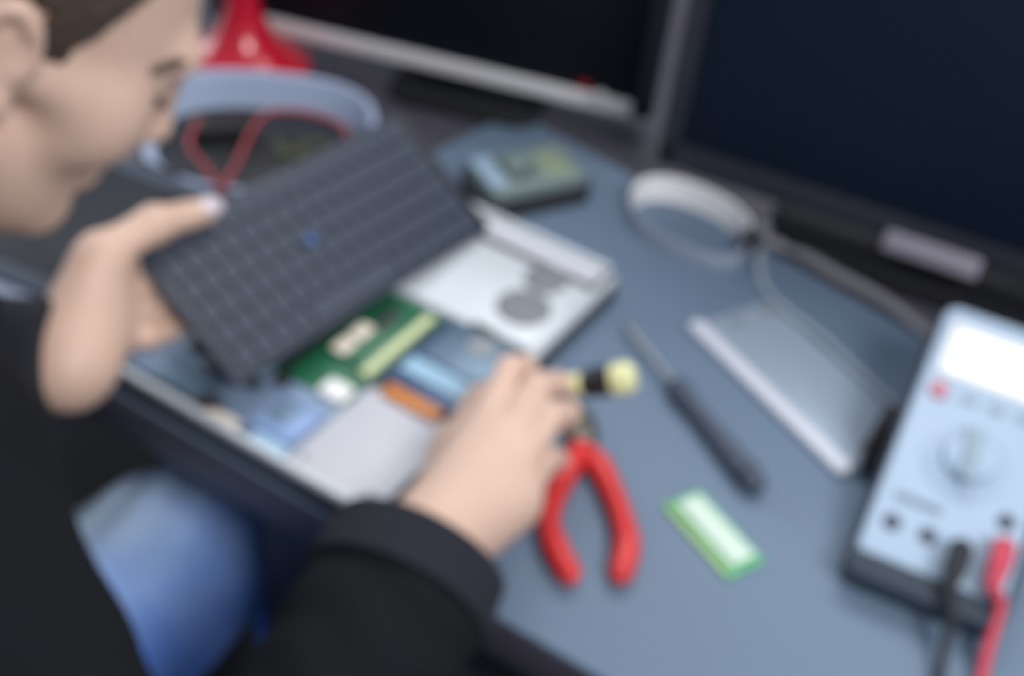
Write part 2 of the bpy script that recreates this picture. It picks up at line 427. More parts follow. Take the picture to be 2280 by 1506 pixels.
# ------------------------------------------------------------------ flat metal plate
pm_ = frame((.097, .093, .750), (.154, -.074, 0), (.43, .9, 0))
pl = thing('cover_plate', 'flat blue-grey metal cover plate with a pale raised rim on the mat', 'plate', mtx=pm_)
b = BM(); prism(b, rrect(.170, .080, .006, cx=.0855, cy=.040), 0, .0028, .0008)
link('sheet', b, M['plate'], pl)
b = BM(); prism(b, rrect(.172, .0125, .005, cx=.0855, cy=.005), .0028, .0075, .002)
link('rim', b, M['plate_w'], pl)
for x, y in ((.012, .037), (.012, .070)): link('screw', cyl(BM(), (x, y, .0035), .005, .0016, 20, bev=.0004), M['grey'], pl)
link('slot', prism(BM(), rrect(.010, .030, .004), .0028, .0033, .0001, Matrix.Translation((.158, .046, 0))), M['dsteel'], pl)

# ------------------------------------------------------------------ dark screwdriver on the mat
sm = frame((.059, .0605, .750), (.152, -.0925, 0), (.0925, .152, 0))
sd = thing('screwdriver', 'slim screwdriver with a dark slate handle lying beside the metal plate', 'screwdriver', mtx=sm)
RX = Matrix.Rotation(rad(90), 4, 'Y')
b = BM(); lathe(b, [(.0012, 0), (.0022, .006), (.0019, .012), (.0019, .074)], 16, Matrix.Translation((0, 0, .0085)) @ RX); link('shaft', b, M['steel'], sd)
b = BM(); lathe(b, [(.004, .071), (.0072, .074), (.0085, .082), (.0075, .092), (.0062, .100), (.0066, .118), (.0075, .140), (.0085, .162), (.0086, .172), (.0062, .180), (.002, .1815)], 24, Matrix.Translation((0, 0, .0088)) @ RX); link('handle', b, M['sdhandle'], sd)
b = BM(); lathe(b, [(.0086, .0), (.0089, .001), (.0089, .003), (.0086, .004)], 24, Matrix.Translation((.166, 0, .0088)) @ RX); link('collar', b, M['blk2'], sd)

# ------------------------------------------------------------------ memory module on the mat
rm = frame((.2040, -.0805, .750), (.0585, -.0275, 0), (.0275, .0585, 0))
def memory(mtx, label, pcb, L, W, cat='memory module'):
    t = thing('memory_module', label, cat, mtx=mtx)
    link('board', prism(BM(), rrect(L, W, .001), 0, .0025, .0003), pcb, t)
    return t
ra = memory(rm, 'green memory module with a white label between the pliers and multimeter', M['pcb_l'], .0675, .030)
link('paper_label', prism(BM(), rrect(.058, .0185, .001), .0046, .0049, .0001, Matrix.Translation((.0, .0018, 0))), M['label'], ra)
for x in (-.021, -.007, .007, .021): link('chip', box(BM(), (x, .0018, .0036), (.0115, .0125, .0020), .0003), M['chip'], ra)
link('contacts', box(BM(), (0, -.0132, .0026), (.062, .0028, .0003)), M['gold'], ra)

# ------------------------------------------------------------------ pliers
po = V((.098, -.066, .750))
pr = thing('pliers', 'red-handled cutting pliers lying open on the mat below the hand', 'pliers', tuple(po))
pp = lambda L, z: [(x - po.x, y - po.y, z) for x, y in L]
hl = pp([(.100, -.072), (.104, -.092), (.109, -.118), (.118, -.142), (.133, -.158), (.151, -.171)], .0088)
hr = pp([(.101, -.073), (.118, -.080), (.137, -.095), (.155, -.113), (.167, -.129), (.1755, -.152)], .0088)
for h in (hl, hr):
    b = BM(); tube(b, h, [.0062, .0088, .0076, .0072, .0084, .0078], 18, flat=.85)
    P = spline(h); e = P[-1]; cyl(b, (e.x, e.y, e.z), .0064, .009, 18, bev=.003)
    link('handle', b, M['red'], pr)
b = BM()
tube(b, pp([(.101, -.074), (.096, -.066), (.090, -.058), (.082, -.049), (.074, -.041)], .008), [.0062, .0085, .0095, .007, .0052], 12, flat=.6)
tube(b, pp([(.103, -.074), (.099, -.064), (.091, -.054), (.083, -.046), (.0742, -.0395)], .008), [.0062, .0085, .0095, .007, .0052], 12, flat=.6)
link('jaw', b, M['dsteel'], pr)
link('pivot', cyl(BM(), (-.0045, .005, .0130), .0055, .004, 24, bev=.001), M['dsteel'], pr)

# ------------------------------------------------------------------ multimeter
mo = V((.286, -.061, .772)); mx_ = V((.992, .124, 0)); my_ = V((-.025, .2, .065))
mm = frame(mo, mx_, my_)
mt = thing('multimeter', 'pale blue multimeter in a dark holster propped up beside the metal plate', 'multimeter', mtx=mm)
W_, L_ = .092, .207
link('holster', prism(BM(), rrect(W_ + .008, L_ + .014, .012, cx=W_ / 2, cy=L_ / 2 - .003), -.0195, -.006, .004), M['holster'], mt)
b = BM(); prism(b, rrect(W_ + .004, .018, .007, cx=W_ / 2, cy=-.004), -.012, .0035, .002)
link('holster_lip', b, M['holster'], mt)
link('case', prism(BM(), rrect(W_, L_, .010, cx=W_ / 2, cy=L_ / 2 + .0015), -.010, .000, .004, seg=3), M['meter'], mt)
b = BM(); prism(b, rrect(.078, .044, .005, cx=.047, cy=.171), 0, .0022, .001); link('display_frame', b, M['white'], mt)
b = BM(); prism(b, rrect(.066, .032, .002, cx=.048, cy=.170), .0022, .0027, .0001); ds = link('display', b, M['lcd'], mt)
b = BM(); prism(b, rrect(.020, .010, .002, cx=.062, cy=.178), .0027, .0030, .0001); link('display_tint', b, M['lcd_tint'], mt)
link('power_button', cyl(BM(), (.0139, .136, .0012), .0062, .0035, 28, bev=.001), M['pinkbtn'], mt)
for x in (.034, .052, .070): link('button', prism(BM(), rrect(.010, .006, .002, cx=x, cy=.137), 0, .0018, .0006), M['dial'], mt)
link('dial_plate', cyl(BM(), (.0455, .092, .0006), .0285, .0014, 48, bev=.0004), M['meter'], mt)
dk = link('dial', cyl(BM(), (.0455, .092, .0045), .0175, .007, 40, r2=.0155, bev=.001), M['meter'], mt)
b = BM(); prism(b, rrect(.0095, .040, .0045), .0075, .0125, .0015, Matrix.Translation((.0455, .092, 0)) @ Matrix.Rotation(rad(5), 4, 'Z')); link('dial_grip', b, M['dial'], mt)
b = BM()
for k in range(20):
    a = rad(18 * k); r0 = .0225
    box(b, (r0, 0, .0015), (.0035, .0009, .0004), 0, Matrix.Translation((.0455, .092, 0)) @ Matrix.Rotation(a, 4, 'Z'))
link('dial_marks', b, M['mark'], mt)
link('marking_strip', box(BM(), (.026, .0505, .0003), (.030, .0055, .0004)), M['mark'], mt)
for x, y in ((.0151, .031), (.0377, .031), (.0575, .031), (.0803, .037), (.0785, .0605)):
    b = BM(); lathe(b, [(.0056, -.001), (.0056, .0012), (.0050, .0018), (.0030, .0018), (.0028, .0006)], 24, Matrix.Translation((x, y, 0))); link('socket', b, M['socket'], mt)
b = BM(); tube(b, [(W_ * .92, .122, -.014), (W_ * .92, .104, -.040), (W_ * .86, .095, -.0440), (W_ * .5, .093, -.0445), (.006, .093, -.0440), (-.008, .091, -.0425), (-.0105, .101, -.034), (-.009, .122, -.014)], [.004, .005, .006, .006, .0065, .0085, .0075, .004], 14)
link('tilt_stand', b, M['blk'], mt)
mw = lambda x, y, z: tuple(mm @ V((x, y, z)))
def lead(name, label, m, sx, sy, path, r):
    t = thing(name, label, 'test lead', mw(sx, sy, 0))
    o = V(mw(sx, sy, 0)); nrm = V((mm[0][2], mm[1][2], mm[2][2])); dn = -V((mm[0][1], mm[1][1], mm[2][1]))
    A = o + nrm * .002; Bp = A + nrm * .006 + dn * .002
    loc_ = lambda p: V(p) - o
    b = BM(); tube(b, [loc_(A), loc_(A + nrm * .010 + dn * .004), loc_(A + nrm * .013 + dn * .018), loc_(A + nrm * .011 + dn * .034)], [.0058, .0072, .0070, .0044], 16)
    link('plug', b, m, t)
    P = [loc_(A + nrm * .011 + dn * .033)] + [loc_(p) for p in path]
    b = BM(); tube(b, P, r, 12); link('lead_wire', b, m, t)
    return t
lead('red_test_lead', 'red test lead plugged into the multimeter and trailing over the bench edge', M['leadred'], .0803, .040, [(.374, -.050, .779), (.379, -.075, .762), (.385, -.105, .757), (.392, -.16, .7545), (.398, -.212, .756), (.401, -.238, .735), (.402, -.246, .66), (.40, -.25, .55)], .0036)
lead('black_test_lead', 'black test lead plugged into the multimeter beside the red plug', M['rub'], .0575, .028, [(.352, -.072, .778), (.357, -.088, .762), (.364, -.115, .756), (.368, -.16, .7545), (.372, -.212, .756), (.374, -.238, .735), (.375, -.246, .66), (.374, -.25, .55)], .0030)

# ------------------------------------------------------------------ laptop base
lb = thing('laptop', 'opened silver laptop base with bare components under the lifted keyboard', 'laptop', (-.075, -.060, .750))
ll = lambda x, y, z=0: (x + .075, y + .060, z - .750)
X0, X1, Y0, Y1 = -.190, .036, -.2165, .098
cx, cy = (X0 + X1) / 2 + .075, (Y0 + Y1) / 2 + .060
w, h = X1 - X0, Y1 - Y0
link('bottom_case', prism(BM(), rrect(w, h, .010, cx=cx, cy=cy), .002, .0165, .002), M['blk2'], lb)
b = BM()
for c, s in (((w / 2 - .003, 0), (.006, h - .02)), ((-w / 2 + .003, 0), (.006, h - .02)), ((0, h / 2 - .003), (w - .02, .006)), ((0, -h / 2 + .003), (w - .02, .006))):
    box(b, (cx + c[0], cy + c[1], .0185), (s[0], s[1], .008), .0015)
link('rim', b, M['alu'], lb)
for x in (-.17, .016):
    for y in (-.195, .075): link('rubber_foot', cyl(BM(), ll(x, y, .751), .008, .002, 20), M['rub'], lb)
# cover plate over the far half
b = BM(); prism(b, [ll(*p)[:2] for p in [(-.180, -.030), (-.020, -.030), (-.012, -.026), (.030, -.026), (.030, .060), (-.180, .060)]], .0165, .0225, .0012)
cp = link('metal_cover', b, M['alu'], lb)
def fan(x, y, r):
    b = BM(); cyl(b, ll(x, y, .7732), r, .0012, 40, bev=.0003); link('vent', b, M['vent'], lb)
    b = BM()
    for k in range(7):
        box(b, (0, (k - 3) * r * .26, 0), (2 * math.sqrt(max(.05, 1 - ((k - 3) * .26) ** 2)) * r * .86, r * .1, .0008), 0, Matrix.Translation(ll(x, y, .7741)))
    link('vent_grille', b, M['grey'], cp)
fan(.001, .010, .0205); fan(-.004, .0585 - .010, .0165)
link('hinge_bar', box(BM(), ll(-.075, .079, .7690), (.200, .020, .008), .002), M['alu2'], lb)
link('groove', box(BM(), ll(-.075, .066, .7678), (.200, .007, .003), .0005), M['blk2'], lb)
for x in (-.168,): link('hinge', tube(BM(), [ll(x - .012, .092, .776), ll(x + .012, .092, .776)], .005, smooth=False), M['grey'], lb)
# right palm-rest area / lower plate
b = BM(); prism(b, [ll(*p)[:2] for p in [(-.036, -.210), (.030, -.210), (.030, -.121), (-.030, -.121), (-.036, -.130)]], .0165, .0205, .001); link('lower_plate', b, M['alu2'], lb)
for x, y in ((-.028, -.203), (.024, -.203), (.024, -.128)): link('screw', cyl(BM(), ll(x, y, .7712), .0022, .0014, 14), M['grey'], lb)
# hard drive
hd = link('hard_drive', box(BM(), ll(-.001, -.0755, .7715), (.060, .080, .0085), .0012), M['darkblue'], lb)
link('drive_lid', box(BM(), ll(.000, -.060, .7762), (.050, .046, .0012), .0004), M['steelblue'], hd)
link('drive_label', box(BM(), ll(-.004, -.0945, .7762), (.048, .0165, .0010), .0003), M['skyb'], hd)
link('spindle', cyl(BM(), ll(.004, -.050, .7770), .010, .0008, 28), M['grey'], hd)
link('drive_latch', box(BM(), ll(-.006, -.0335, .7745), (.018, .008, .006), .001), M['blk2'], hd)
link('ribbon_cable', box(BM(), ll(-.003, -.121, .7732), (.044, .013, .0024), .0008), M['orange'], lb)
# memory in its slot
ms = link('memory_module', box(BM(), ll(-.0625, -.083, .7728), (.028, .0665, .0026), .0004), M['pcb'], lb)
for y in (-.106, -.087): link('memory_label', box(BM(), ll(-.0715, y, .7746), (.012, .0165, .0010), .0002), M['cream'], ms)
for y in (-.071, -.058): link('chip', box(BM(), ll(-.066, y, .7746), (.012, .0105, .0012), .0002), M['chip'], ms)
link('memory_slot', box(BM(), ll(-.0435, -.082, .7735), (.0070, .078, .0050), .001), M['lime'], lb)
link('board', prism(BM(), [ll(*p)[:2] for p in [(-.180, -.205), (-.0375, -.205), (-.0375, -.034), (-.180, -.034)]], .0160, .0190, .0003), M['board'], lb)
link('main_board', prism(BM(), [ll(*p)[:2] for p in [(-.105, -.150), (-.038, -.150), (-.038, -.034), (-.105, -.034)]], .0190, .0205, .0003), M['pcb'], lb)
# white heat spreader, blue module, small bits
link('white_connector', box(BM(), ll(-.0495, -.143, .7712), (.020, .017, .0050), .002), M['white'], lb)
bl = link('wireless_card', box(BM(), ll(-.057, -.183, .7705), (.032, .034, .0035), .0006), M['bluemod'], lb)
link('shield', box(BM(), ll(-.062, -.180, .7728), (.016, .020, .0014), .0004), M['steelblue'], bl)
link('corner_plate', box(BM(), ll(-.052, -.2065, .7700), (.026, .008, .0030), .0006), M['skyb'], lb)
link('copper_pad', box(BM(), ll(-.0905, -.207, .7700), (.024, .007, .0030), .0006), M['cream'], lb)
link('speaker', box(BM(), ll(-.107, -.201, .7705), (.018, .012, .0035), .001), M['blk2'], lb)
link('touch_board', box(BM(), ll(-.136, -.193, .7700), (.044, .026, .0025), .0006), M['steelblue'], lb)
for x, y, sx, sy in ((-.125, -.170, .02, .014), (-.150, -.16, .014, .02), (-.10, -.17, .014, .01), (-.085, -.155, .012, .012)):
    link('chip', box(BM(), ll(x, y, .7702), (sx, sy, .003), .0004), M['chip'], lb)
link('battery', box(BM(), ll(-.132, -.092, .7735), (.090, .110, .009), .002), M['blk'], lb)

# ------------------------------------------------------------------ lifted keyboard
Q0, Q1, Q3 = V((-.179, -.192, .857)), V((-.081, -.202, .800)), V((-.165, .077, .838))
km = frame(Q0, Q3 - Q0, Q0 - Q1)      # x along the long edge, y from the lower edge to the upper one, z outwards
KL, KW = (Q3 - Q0).length, .114
kb = thing('laptop_keyboard', 'slate laptop keyboard lifted at an angle by the left hand', 'keyboard', mtx=km)
link('deck', prism(BM(), rrect(KL, KW, .004, cx=KL / 2, cy=-KW / 2), -.006, 0, .0012), M['kdeck'], kb)
b = BM(); rows = 6
for r in range(rows):
    y = -.0135 - r * .0174; nk = 15 if r else 16
    x = .008; off = (0, .002, .006, .009, .004, 0)[r]
    ws_ = [1.] * nk
    if r == 5: ws_ = [1, 1, 1, 1, 5.2, 1, 1, 1, 1, 1]
    tot = sum(ws_); unit = (KL - .022) / tot
    for k, wd in enumerate(ws_):
        box(b, (x + wd * unit / 2, y, .0012), (wd * unit - .0026, .0148, .0026), .0008, seg=1); x += wd * unit
link('keys', b, M['key'], kb)
link('frame_strip', box(BM(), (KL - .0035, -KW / 2, .0006), (.006, KW - .004, .0016), .0005), M['blk2'], kb)
link('pointing_stick', cyl(BM(), (.118, -.0555, .0030), .0034, .004, 16, bev=.001), mat('blue_cap', (66, 112, 176), .5), kb)

# ------------------------------------------------------------------ screwdriver held in the hand
T_, E_ = V((.0205, -.1115, .7805)), V((.1255, -.068, .8315))
ym = frame(T_, E_ - T_, V((0, 0, 1)))
LH = (E_ - T_).length
ys = thing('precision_screwdriver', 'yellow and black screwdriver held by the right hand over the laptop', 'screwdriver', mtx=ym)
b = BM(); lathe(b, [(.0008, 0), (.0016, .004), (.0016, .046)], 12, RX); link('shaft', b, M['steel'], ys)
b = BM(); lathe(b, [(.003, .044), (.0062, .048), (.0070, .060), (.0072, LH - .034)], 24, RX); link('handle', b, M['yellow'], ys)
b = BM(); lathe(b, [(.0072, LH - .034), (.0092, LH - .031), (.0098, LH - .022), (.0094, LH - .0145)], 24, RX); link('grip_ring', b, M['blk'], ys)
b = BM(); lathe(b, [(.0094, LH - .0145), (.0105, LH - .011), (.0105, LH - .004), (.0080, LH), (.002, LH + .001)], 24, RX); link('end_cap', b, M['yellow'], ys)

# ------------------------------------------------------------------ person
class Field:
    def __init__(s, lo, hi, h):
        s.lo = np.array(lo, float); s.h = h
        s.n = np.ceil((np.array(hi) - s.lo) / h).astype(int) + 1
        s.F = np.full(s.n, .2, np.float32)
    def win(s, lo, hi, mg):
        a = np.maximum(np.floor((np.array(lo) - mg - s.lo) / s.h).astype(int), 0)
        b = np.minimum(np.ceil((np.array(hi) + mg - s.lo) / s.h).astype(int) + 1, s.n)
        if (b <= a).any(): return None, None
        ax = [s.lo[i] + s.h * np.arange(a[i], b[i]) for i in range(3)]
        P = np.stack(np.meshgrid(*ax, indexing='ij'), -1)
        return tuple(slice(a[i], b[i]) for i in range(3)), P
    def add(s, fn, lo, hi, k=.006, mg=.03, mode='u'):
        sl, P = s.win(lo, hi, mg)
        if sl is None: return
        d = fn(P); a = s.F[sl]
        if mode == 'u': s.F[sl] = smin(a, d, k)
        else: s.F[sl] = -smin(-a, d, k)
    def mesh(s):
        F = s.F; S = F < 0
        c = np.zeros(s.n - 1, np.int8)
        for i in (0, 1):
            for j in (0, 1):
                for k in (0, 1): c += S[i:s.n[0] - 1 + i, j:s.n[1] - 1 + j, k:s.n[2] - 1 + k]
        act = (c > 0) & (c < 8)
        I, J, K = np.nonzero(act)
        ids = np.full(act.shape, -1, np.int32); ids[I, J, K] = np.arange(len(I))
        acc = np.zeros((len(I), 3)); cnt = np.zeros(len(I))
        cor = [(i, j, k) for i in (0, 1) for j in (0, 1) for k in (0, 1)]
        vals = {q: F[I + q[0], J + q[1], K + q[2]].astype(float) for q in cor}
        for a in cor:
            for ax in range(3):
                if a[ax] == 0:
                    b = list(a); b[ax] = 1; b = tuple(b)
                    va, vb = vals[a], vals[b]; cr = (va < 0) != (vb < 0)
                    t = np.where(cr, va / np.where(cr, va - vb, 1), 0)
                    p = np.tile(np.array(a, float), (len(I), 1)); p[:, ax] += t
                    acc += p * cr[:, None]; cnt += cr
        verts = s.lo + s.h * (np.stack([I, J, K], 1) + acc / cnt[:, None])
        quads = []
        for ax in range(3):
            o1, o2 = [(1, 2), (2, 0), (0, 1)][ax]
            A = S.take(range(0, s.n[ax] - 1), ax); B = S.take(range(1, s.n[ax]), ax)
            for sg in (1, -1):
                E = (A & ~B) if sg == 1 else (~A & B)
                e = np.stack(np.nonzero(E), 1)
                e = e[(e[:, o1] > 0) & (e[:, o2] > 0) & (e[:, o1] < s.n[o1] - 1) & (e[:, o2] < s.n[o2] - 1)]
                q = []
                for d1, d2 in ((-1, -1), (0, -1), (0, 0), (-1, 0)):
                    f = e.copy(); f[:, o1] += d1; f[:, o2] += d2; q.append(ids[f[:, 0], f[:, 1], f[:, 2]])
                q = np.stack(q, 1)
                quads.append(q if sg == 1 else q[:, ::-1])
        return verts, np.concatenate(quads)
    def obj(s, name, m, parent=None):
        v, q = s.mesh()
        me = bpy.data.meshes.new(name)
        me.vertices.add(len(v)); me.vertices.foreach_set('co', v.astype(np.float32).ravel())
        me.loops.add(q.size); me.loops.foreach_set('vertex_index', q.astype(np.int32).ravel())
        me.polygons.add(len(q)); me.polygons.foreach_set('loop_start', np.arange(0, q.size, 4, dtype=np.int32))
        me.update(calc_edges=True); me.validate()
        me.polygons.foreach_set('use_smooth', np.ones(len(me.polygons), bool))
        me.materials.append(m)
        o = bpy.data.objects.new(name, me); COL.objects.link(o)
        if parent: o.parent = parent
        return o

def smin(a, b, k):
    hh = np.clip(.5 + .5 * (b - a) / k, 0, 1)
    return b * (1 - hh) + a * hh - k * hh * (1 - hh)

def rcone(a, b, r1, r2):
    a, b = np.array(a, float), np.array(b, float); ab = b - a; L2 = max(ab @ ab, 1e-12)
    def fn(P):
        t = np.clip((P - a) @ ab / L2, 0, 1)
        return np.linalg.norm(P - a - t[..., None] * ab, axis=-1) - (r1 + (r2 - r1) * t)
    m = max(r1, r2)
    return fn, np.minimum(a, b) - m, np.maximum(a, b) + m
def ell(c, r, ax=None):
    c, r = np.array(c, float), np.array(r, float); A = np.eye(3) if ax is None else np.array(ax)
    def fn(P):
        q = (P - c) @ A.T; k0 = np.linalg.norm(q / r, axis=-1); k1 = np.linalg.norm(q / r ** 2, axis=-1)
        return k0 * (k0 - 1) / np.maximum(k1, 1e-6)
    return fn, c - r.max(), c + r.max()

HC = np.array([-.192, -.253, 1.044]); ha, hb, hc = rad(53.5), rad(35), rad(4.5)
hF = np.array([math.cos(ha) * math.cos(hb), math.sin(ha) * math.cos(hb), -math.sin(hb)])
_r = np.array([math.sin(ha), -math.cos(ha), 0]); _u = np.cross(_r, hF)
hR = math.cos(hc) * _r + math.sin(hc) * _u; hU = -math.sin(hc) * _r + math.cos(hc) * _u
HA = np.stack([hR, hF, hU])
hp = lambda x, y, z: HC + (HA.T @ np.array([x, y, z]) / 1000)
hinv = lambda P: (P - HC) @ HA.T * 1000

person = thing('person', 'person in a black jacket and blue jeans bending over the laptop', 'person', (-.24, -.56, 0))
person_inv = Matrix.Translation((.24, .56, 0))

SHR, ELR, WRR = np.array([-.105, -.405, .888]), np.array([.135, -.485, .742]), np.array([.089, -.241, .802])
SHL, ELL, WRL = np.array([-.415, -.325, .885]), np.array([-.375, -.395, .775]), np.array([-.151, -.274, .822])
NECK = np.array([-.258, -.345, .950]); CHEST = np.array([-.300, -.42, .78]); PELV = np.array([-.275, -.56, .56])

B = Field((-.56, -.72, .52), (.32, -.06, 1.16), .0025)
U = lambda prim, k=.006, mode='u', mg=.03: B.add(prim[0], prim[1], prim[2], k, mg, mode)
# torso, neck, arms
U(rcone(PELV, CHEST, .10, .115), .03); U(rcone(CHEST, NECK - [0, .02, .03], .11, .075), .04)
U(rcone(SHL, SHR, .05, .05), .04)
for sh, el, wr in ((SHR, ELR, WRR), (SHL, ELL, WRL)):
    U(rcone(sh, el, .047, .038), .03); U(rcone(el, wr, .037, .0245), .02)
U(rcone(NECK, hp(0, -20, -50), .066, .056), .03)
U(rcone(NECK + [.02, .03, 0], hp(0, 30, -85), .05, .042), .03)
# head
def E(x, y, z, rx, ry, rz, k=.02, mode='u'): U(ell(hp(x, y, z), np.array([rx, ry, rz]) / 1000, HA), k, mode)
def Cn(a, b, r1, r2, k=.012, mode='u'): U(rcone(hp(*a), hp(*b), r1 / 1000, r2 / 1000), k, mode)
E(0, -6, 44, 74, 96, 84); E(0, 48, 0, 60, 52, 66); E(0, 40, -46, 45, 43, 46)
for s in (1, -1):
    Cn((s * 53, 10, -60), (s * 13, 70, -94), 15, 13, .03)
    E(s * 42, 62, -22, 24, 24, 24, .025)
    Cn((s * 66, 10, -8), (s * 46, 60, -10), 9, 11, .02)
E(0, 72, -95, 15, 12, 12)
Cn((-32, 88, 24), (32, 88, 24), 11, 11, .02)
for s in (1, -1):
    E(s * 33, 96, 6, 15, 13, 11, .012, 's')
    E(s * 32, 81, 5, 13, 13, 13, .004)
Cn((0, 94, 24), (0, 101, 0), 9, 8, .014); Cn((0, 96, 10), (0, 111, -26), 7, 10.5, .012)
for s in (1, -1): E(s * 11, 100, -31, 8, 9, 7, .008)
Cn((-18, 85, -55), (18, 85, -55), 6, 6, .012); Cn((-15, 84, -65), (15, 84, -65), 7, 7, .012)
E(0, 92, -60, 20, 4, 1.6, .003, 's')
for s in (1, -1):
    for i in range(14):
        a0, a1 = [rad(-70 + 265 * (i + q) / 14) for q in (0, 1)]
        pt = lambda a: (s * (78 + 4 * math.sin(a)), -6 - 14 * math.cos(a - .25), 2 + 24 * math.sin(a))
        Cn(pt(a0), pt(a1), 4.2, 4.2, .004)
    E(s * 73, -6, 0, 7, 14, 21, .008)
    E(s * 75, 4, -26, 6, 8, 9, .008)
    E(s * 84, 0, 2, 5, 7, 12, .005, 's')

def finger(pts, rs, k=.006):
    for a, b_, r1, r2 in zip(pts, pts[1:], rs, rs[1:]): U(rcone(a, b_, r1, r2), k)
# right hand
RH = dict(index=[(.075, -.162, .826), (.066, -.121, .841), (.065, -.100, .828), (.066, -.091, .809)],
          middle=[(.0905, -.166, .829), (.0885, -.127, .844), (.090, -.104, .831), (.088, -.088, .814)],
          ring=[(.1055, -.173, .824), (.1055, -.138, .838), (.106, -.114, .823), (.100, -.104, .803)],
          pinky=[(.116, -.183, .812), (.112, -.149, .816), (.110, -.129, .798), (.103, -.124, .781)])
def hand(wr, H_, thumb, thenar, palm_off, r0=.019):
    wr = np.array(wr)
    for n_, c in H_.items():
        m = np.array(c[0]); q = wr + (m - wr) * .18
        U(rcone(q, m, r0, .0125 if n_ != 'pinky' else .0115), .016)
        U(rcone(q + np.array(palm_off) * .6, m + np.array(palm_off) * .8, .016, .011), .016)
        rs = (.0116, .0089, .0078, .0068) if n_ != 'pinky' else (.0104, .0078, .0070, .0060)
        finger(c, rs, .0022)
    finger(thumb, (.0160, .0130, .0112, .0088), .007)
    U(rcone(thenar[0], thenar[1], .019, .015), .016)
hand(WRR, RH, [(.080, -.208, .793), (.055, -.158, .797), (.050, -.121, .803), (.060, -.094, .797)], [(.086, -.215, .795), (.065, -.172, .802)], (-.003, 0, -.016))
# left hand
LHd = dict(index=[(-.176, -.212, .851), (-.180, -.172, .834), (-.176, -.152, .831), (-.171, -.137, .829)],
           middle=[(-.169, -.219, .838), (-.167, -.180, .824), (-.161, -.158, .820), (-.155, -.142, .818)],
           ring=[(-.163, -.225, .826), (-.158, -.189, .815), (-.154, -.168, .812), (-.150, -.153, .811)],
           pinky=[(-.158, -.232, .816), (-.148, -.210, .809), (-.145, -.193, .806), (-.142, -.180, .804)])
hand(WRL, LHd, [(-.163, -.258, .836), (-.174, -.217, .866), (-.168, -.178, .870), (-.166, -.135, .858)], [(-.158, -.262, .830), (-.171, -.226, .858)], (-.010, -.004, .002), .0185)
body = B.obj('body', M['skin'], person); body.matrix_parent_inverse = person_inv
# nail of the left thumb
def nail(p, d, n_, w, l):
    mt_ = frame(p, d, n_); 
    b = BM(); t = bmesh.new(); bmesh.ops.create_uvsphere(t, u_segments=24, v_segments=12, radius=1)
    bmesh.ops.scale(t, vec=(l, .0016, w), verts=t.verts); merge(b, t, mt_)
    o = link('thumbnail', b, M['nail'], person); o.matrix_parent_inverse = person_inv; return o
nail((-.1605, -.134, .8650), (.004, .040, -.010), (.55, .12, .80), .0066, .0090)
# eyes
for s in (1, -1):
    b = BM(); t = bmesh.new(); bmesh.ops.create_uvsphere(t, u_segments=24, v_segments=16, radius=.0105)
    bmesh.ops.translate(t, vec=tuple(hp(s * 32, 80.5, 3)), verts=t.verts); merge(b, t)
    o = link('eye', b, M['eye'], person); o.matrix_parent_inverse = person_inv
# hair
Hf = Field(HC - .16, HC + .16, .003)
def hairfn(P):
    q = hinv(P); x, y, z = q[..., 0], q[..., 1], q[..., 2]
    d = ell((0, -6, 44), (80, 103, 91))[0](q)
    d = np.minimum(d, ell((0, -30, -10), (66, 62, 62))[0](q) - 2)
    nz = 2.2 * np.sin(x * .35 + z * .22) * np.sin(y * .3 - z * .17) + 1.2 * np.sin(x * .9 + y * .7)
    ax = np.abs(x)
    front = np.where(z > 96, 92, np.where(z > 22, 30 + (z - 22) * .42, 27))          # hairline
    low = np.where(y > 6, -6 - (y - 8) * .15, np.where(y > -22, 30, -62 + np.clip(ax - 40, 0, 40) * .6))
    d = np.maximum(d + nz * .5, y - front - nz); d = np.maximum(d, low - z - nz)
    return d / 1000
Hf.add(hairfn, HC - .15, HC + .15, .004)
ho = Hf.obj('hair', M['hair'], person); ho.matrix_parent_inverse = person_inv
for s in (1, -1):
    eb = BM(); tube(eb, [tuple(hp(s * 15, 95, 24)), tuple(hp(s * 32, 93, 28)), tuple(hp(s * 46, 82, 26)), tuple(hp(s * 54, 70, 18))], [.002, .0038, .0045, .003], 12, flat=.8)
    o = link('eyebrow', eb, M['hair'], person); o.matrix_parent_inverse = person_inv

for s in (1, -1):
    eb = BM(); tube(eb, [tuple(hp(s * 22, 95, 0)), tuple(hp(s * 34, 94, -1)), tuple(hp(s * 44, 87, 2)), tuple(hp(s * 49, 79, 6))], [.001, .0022, .0026, .0012], 10)
    o = link('eyelash', eb, M['hair'], person); o.matrix_parent_inverse = person_inv

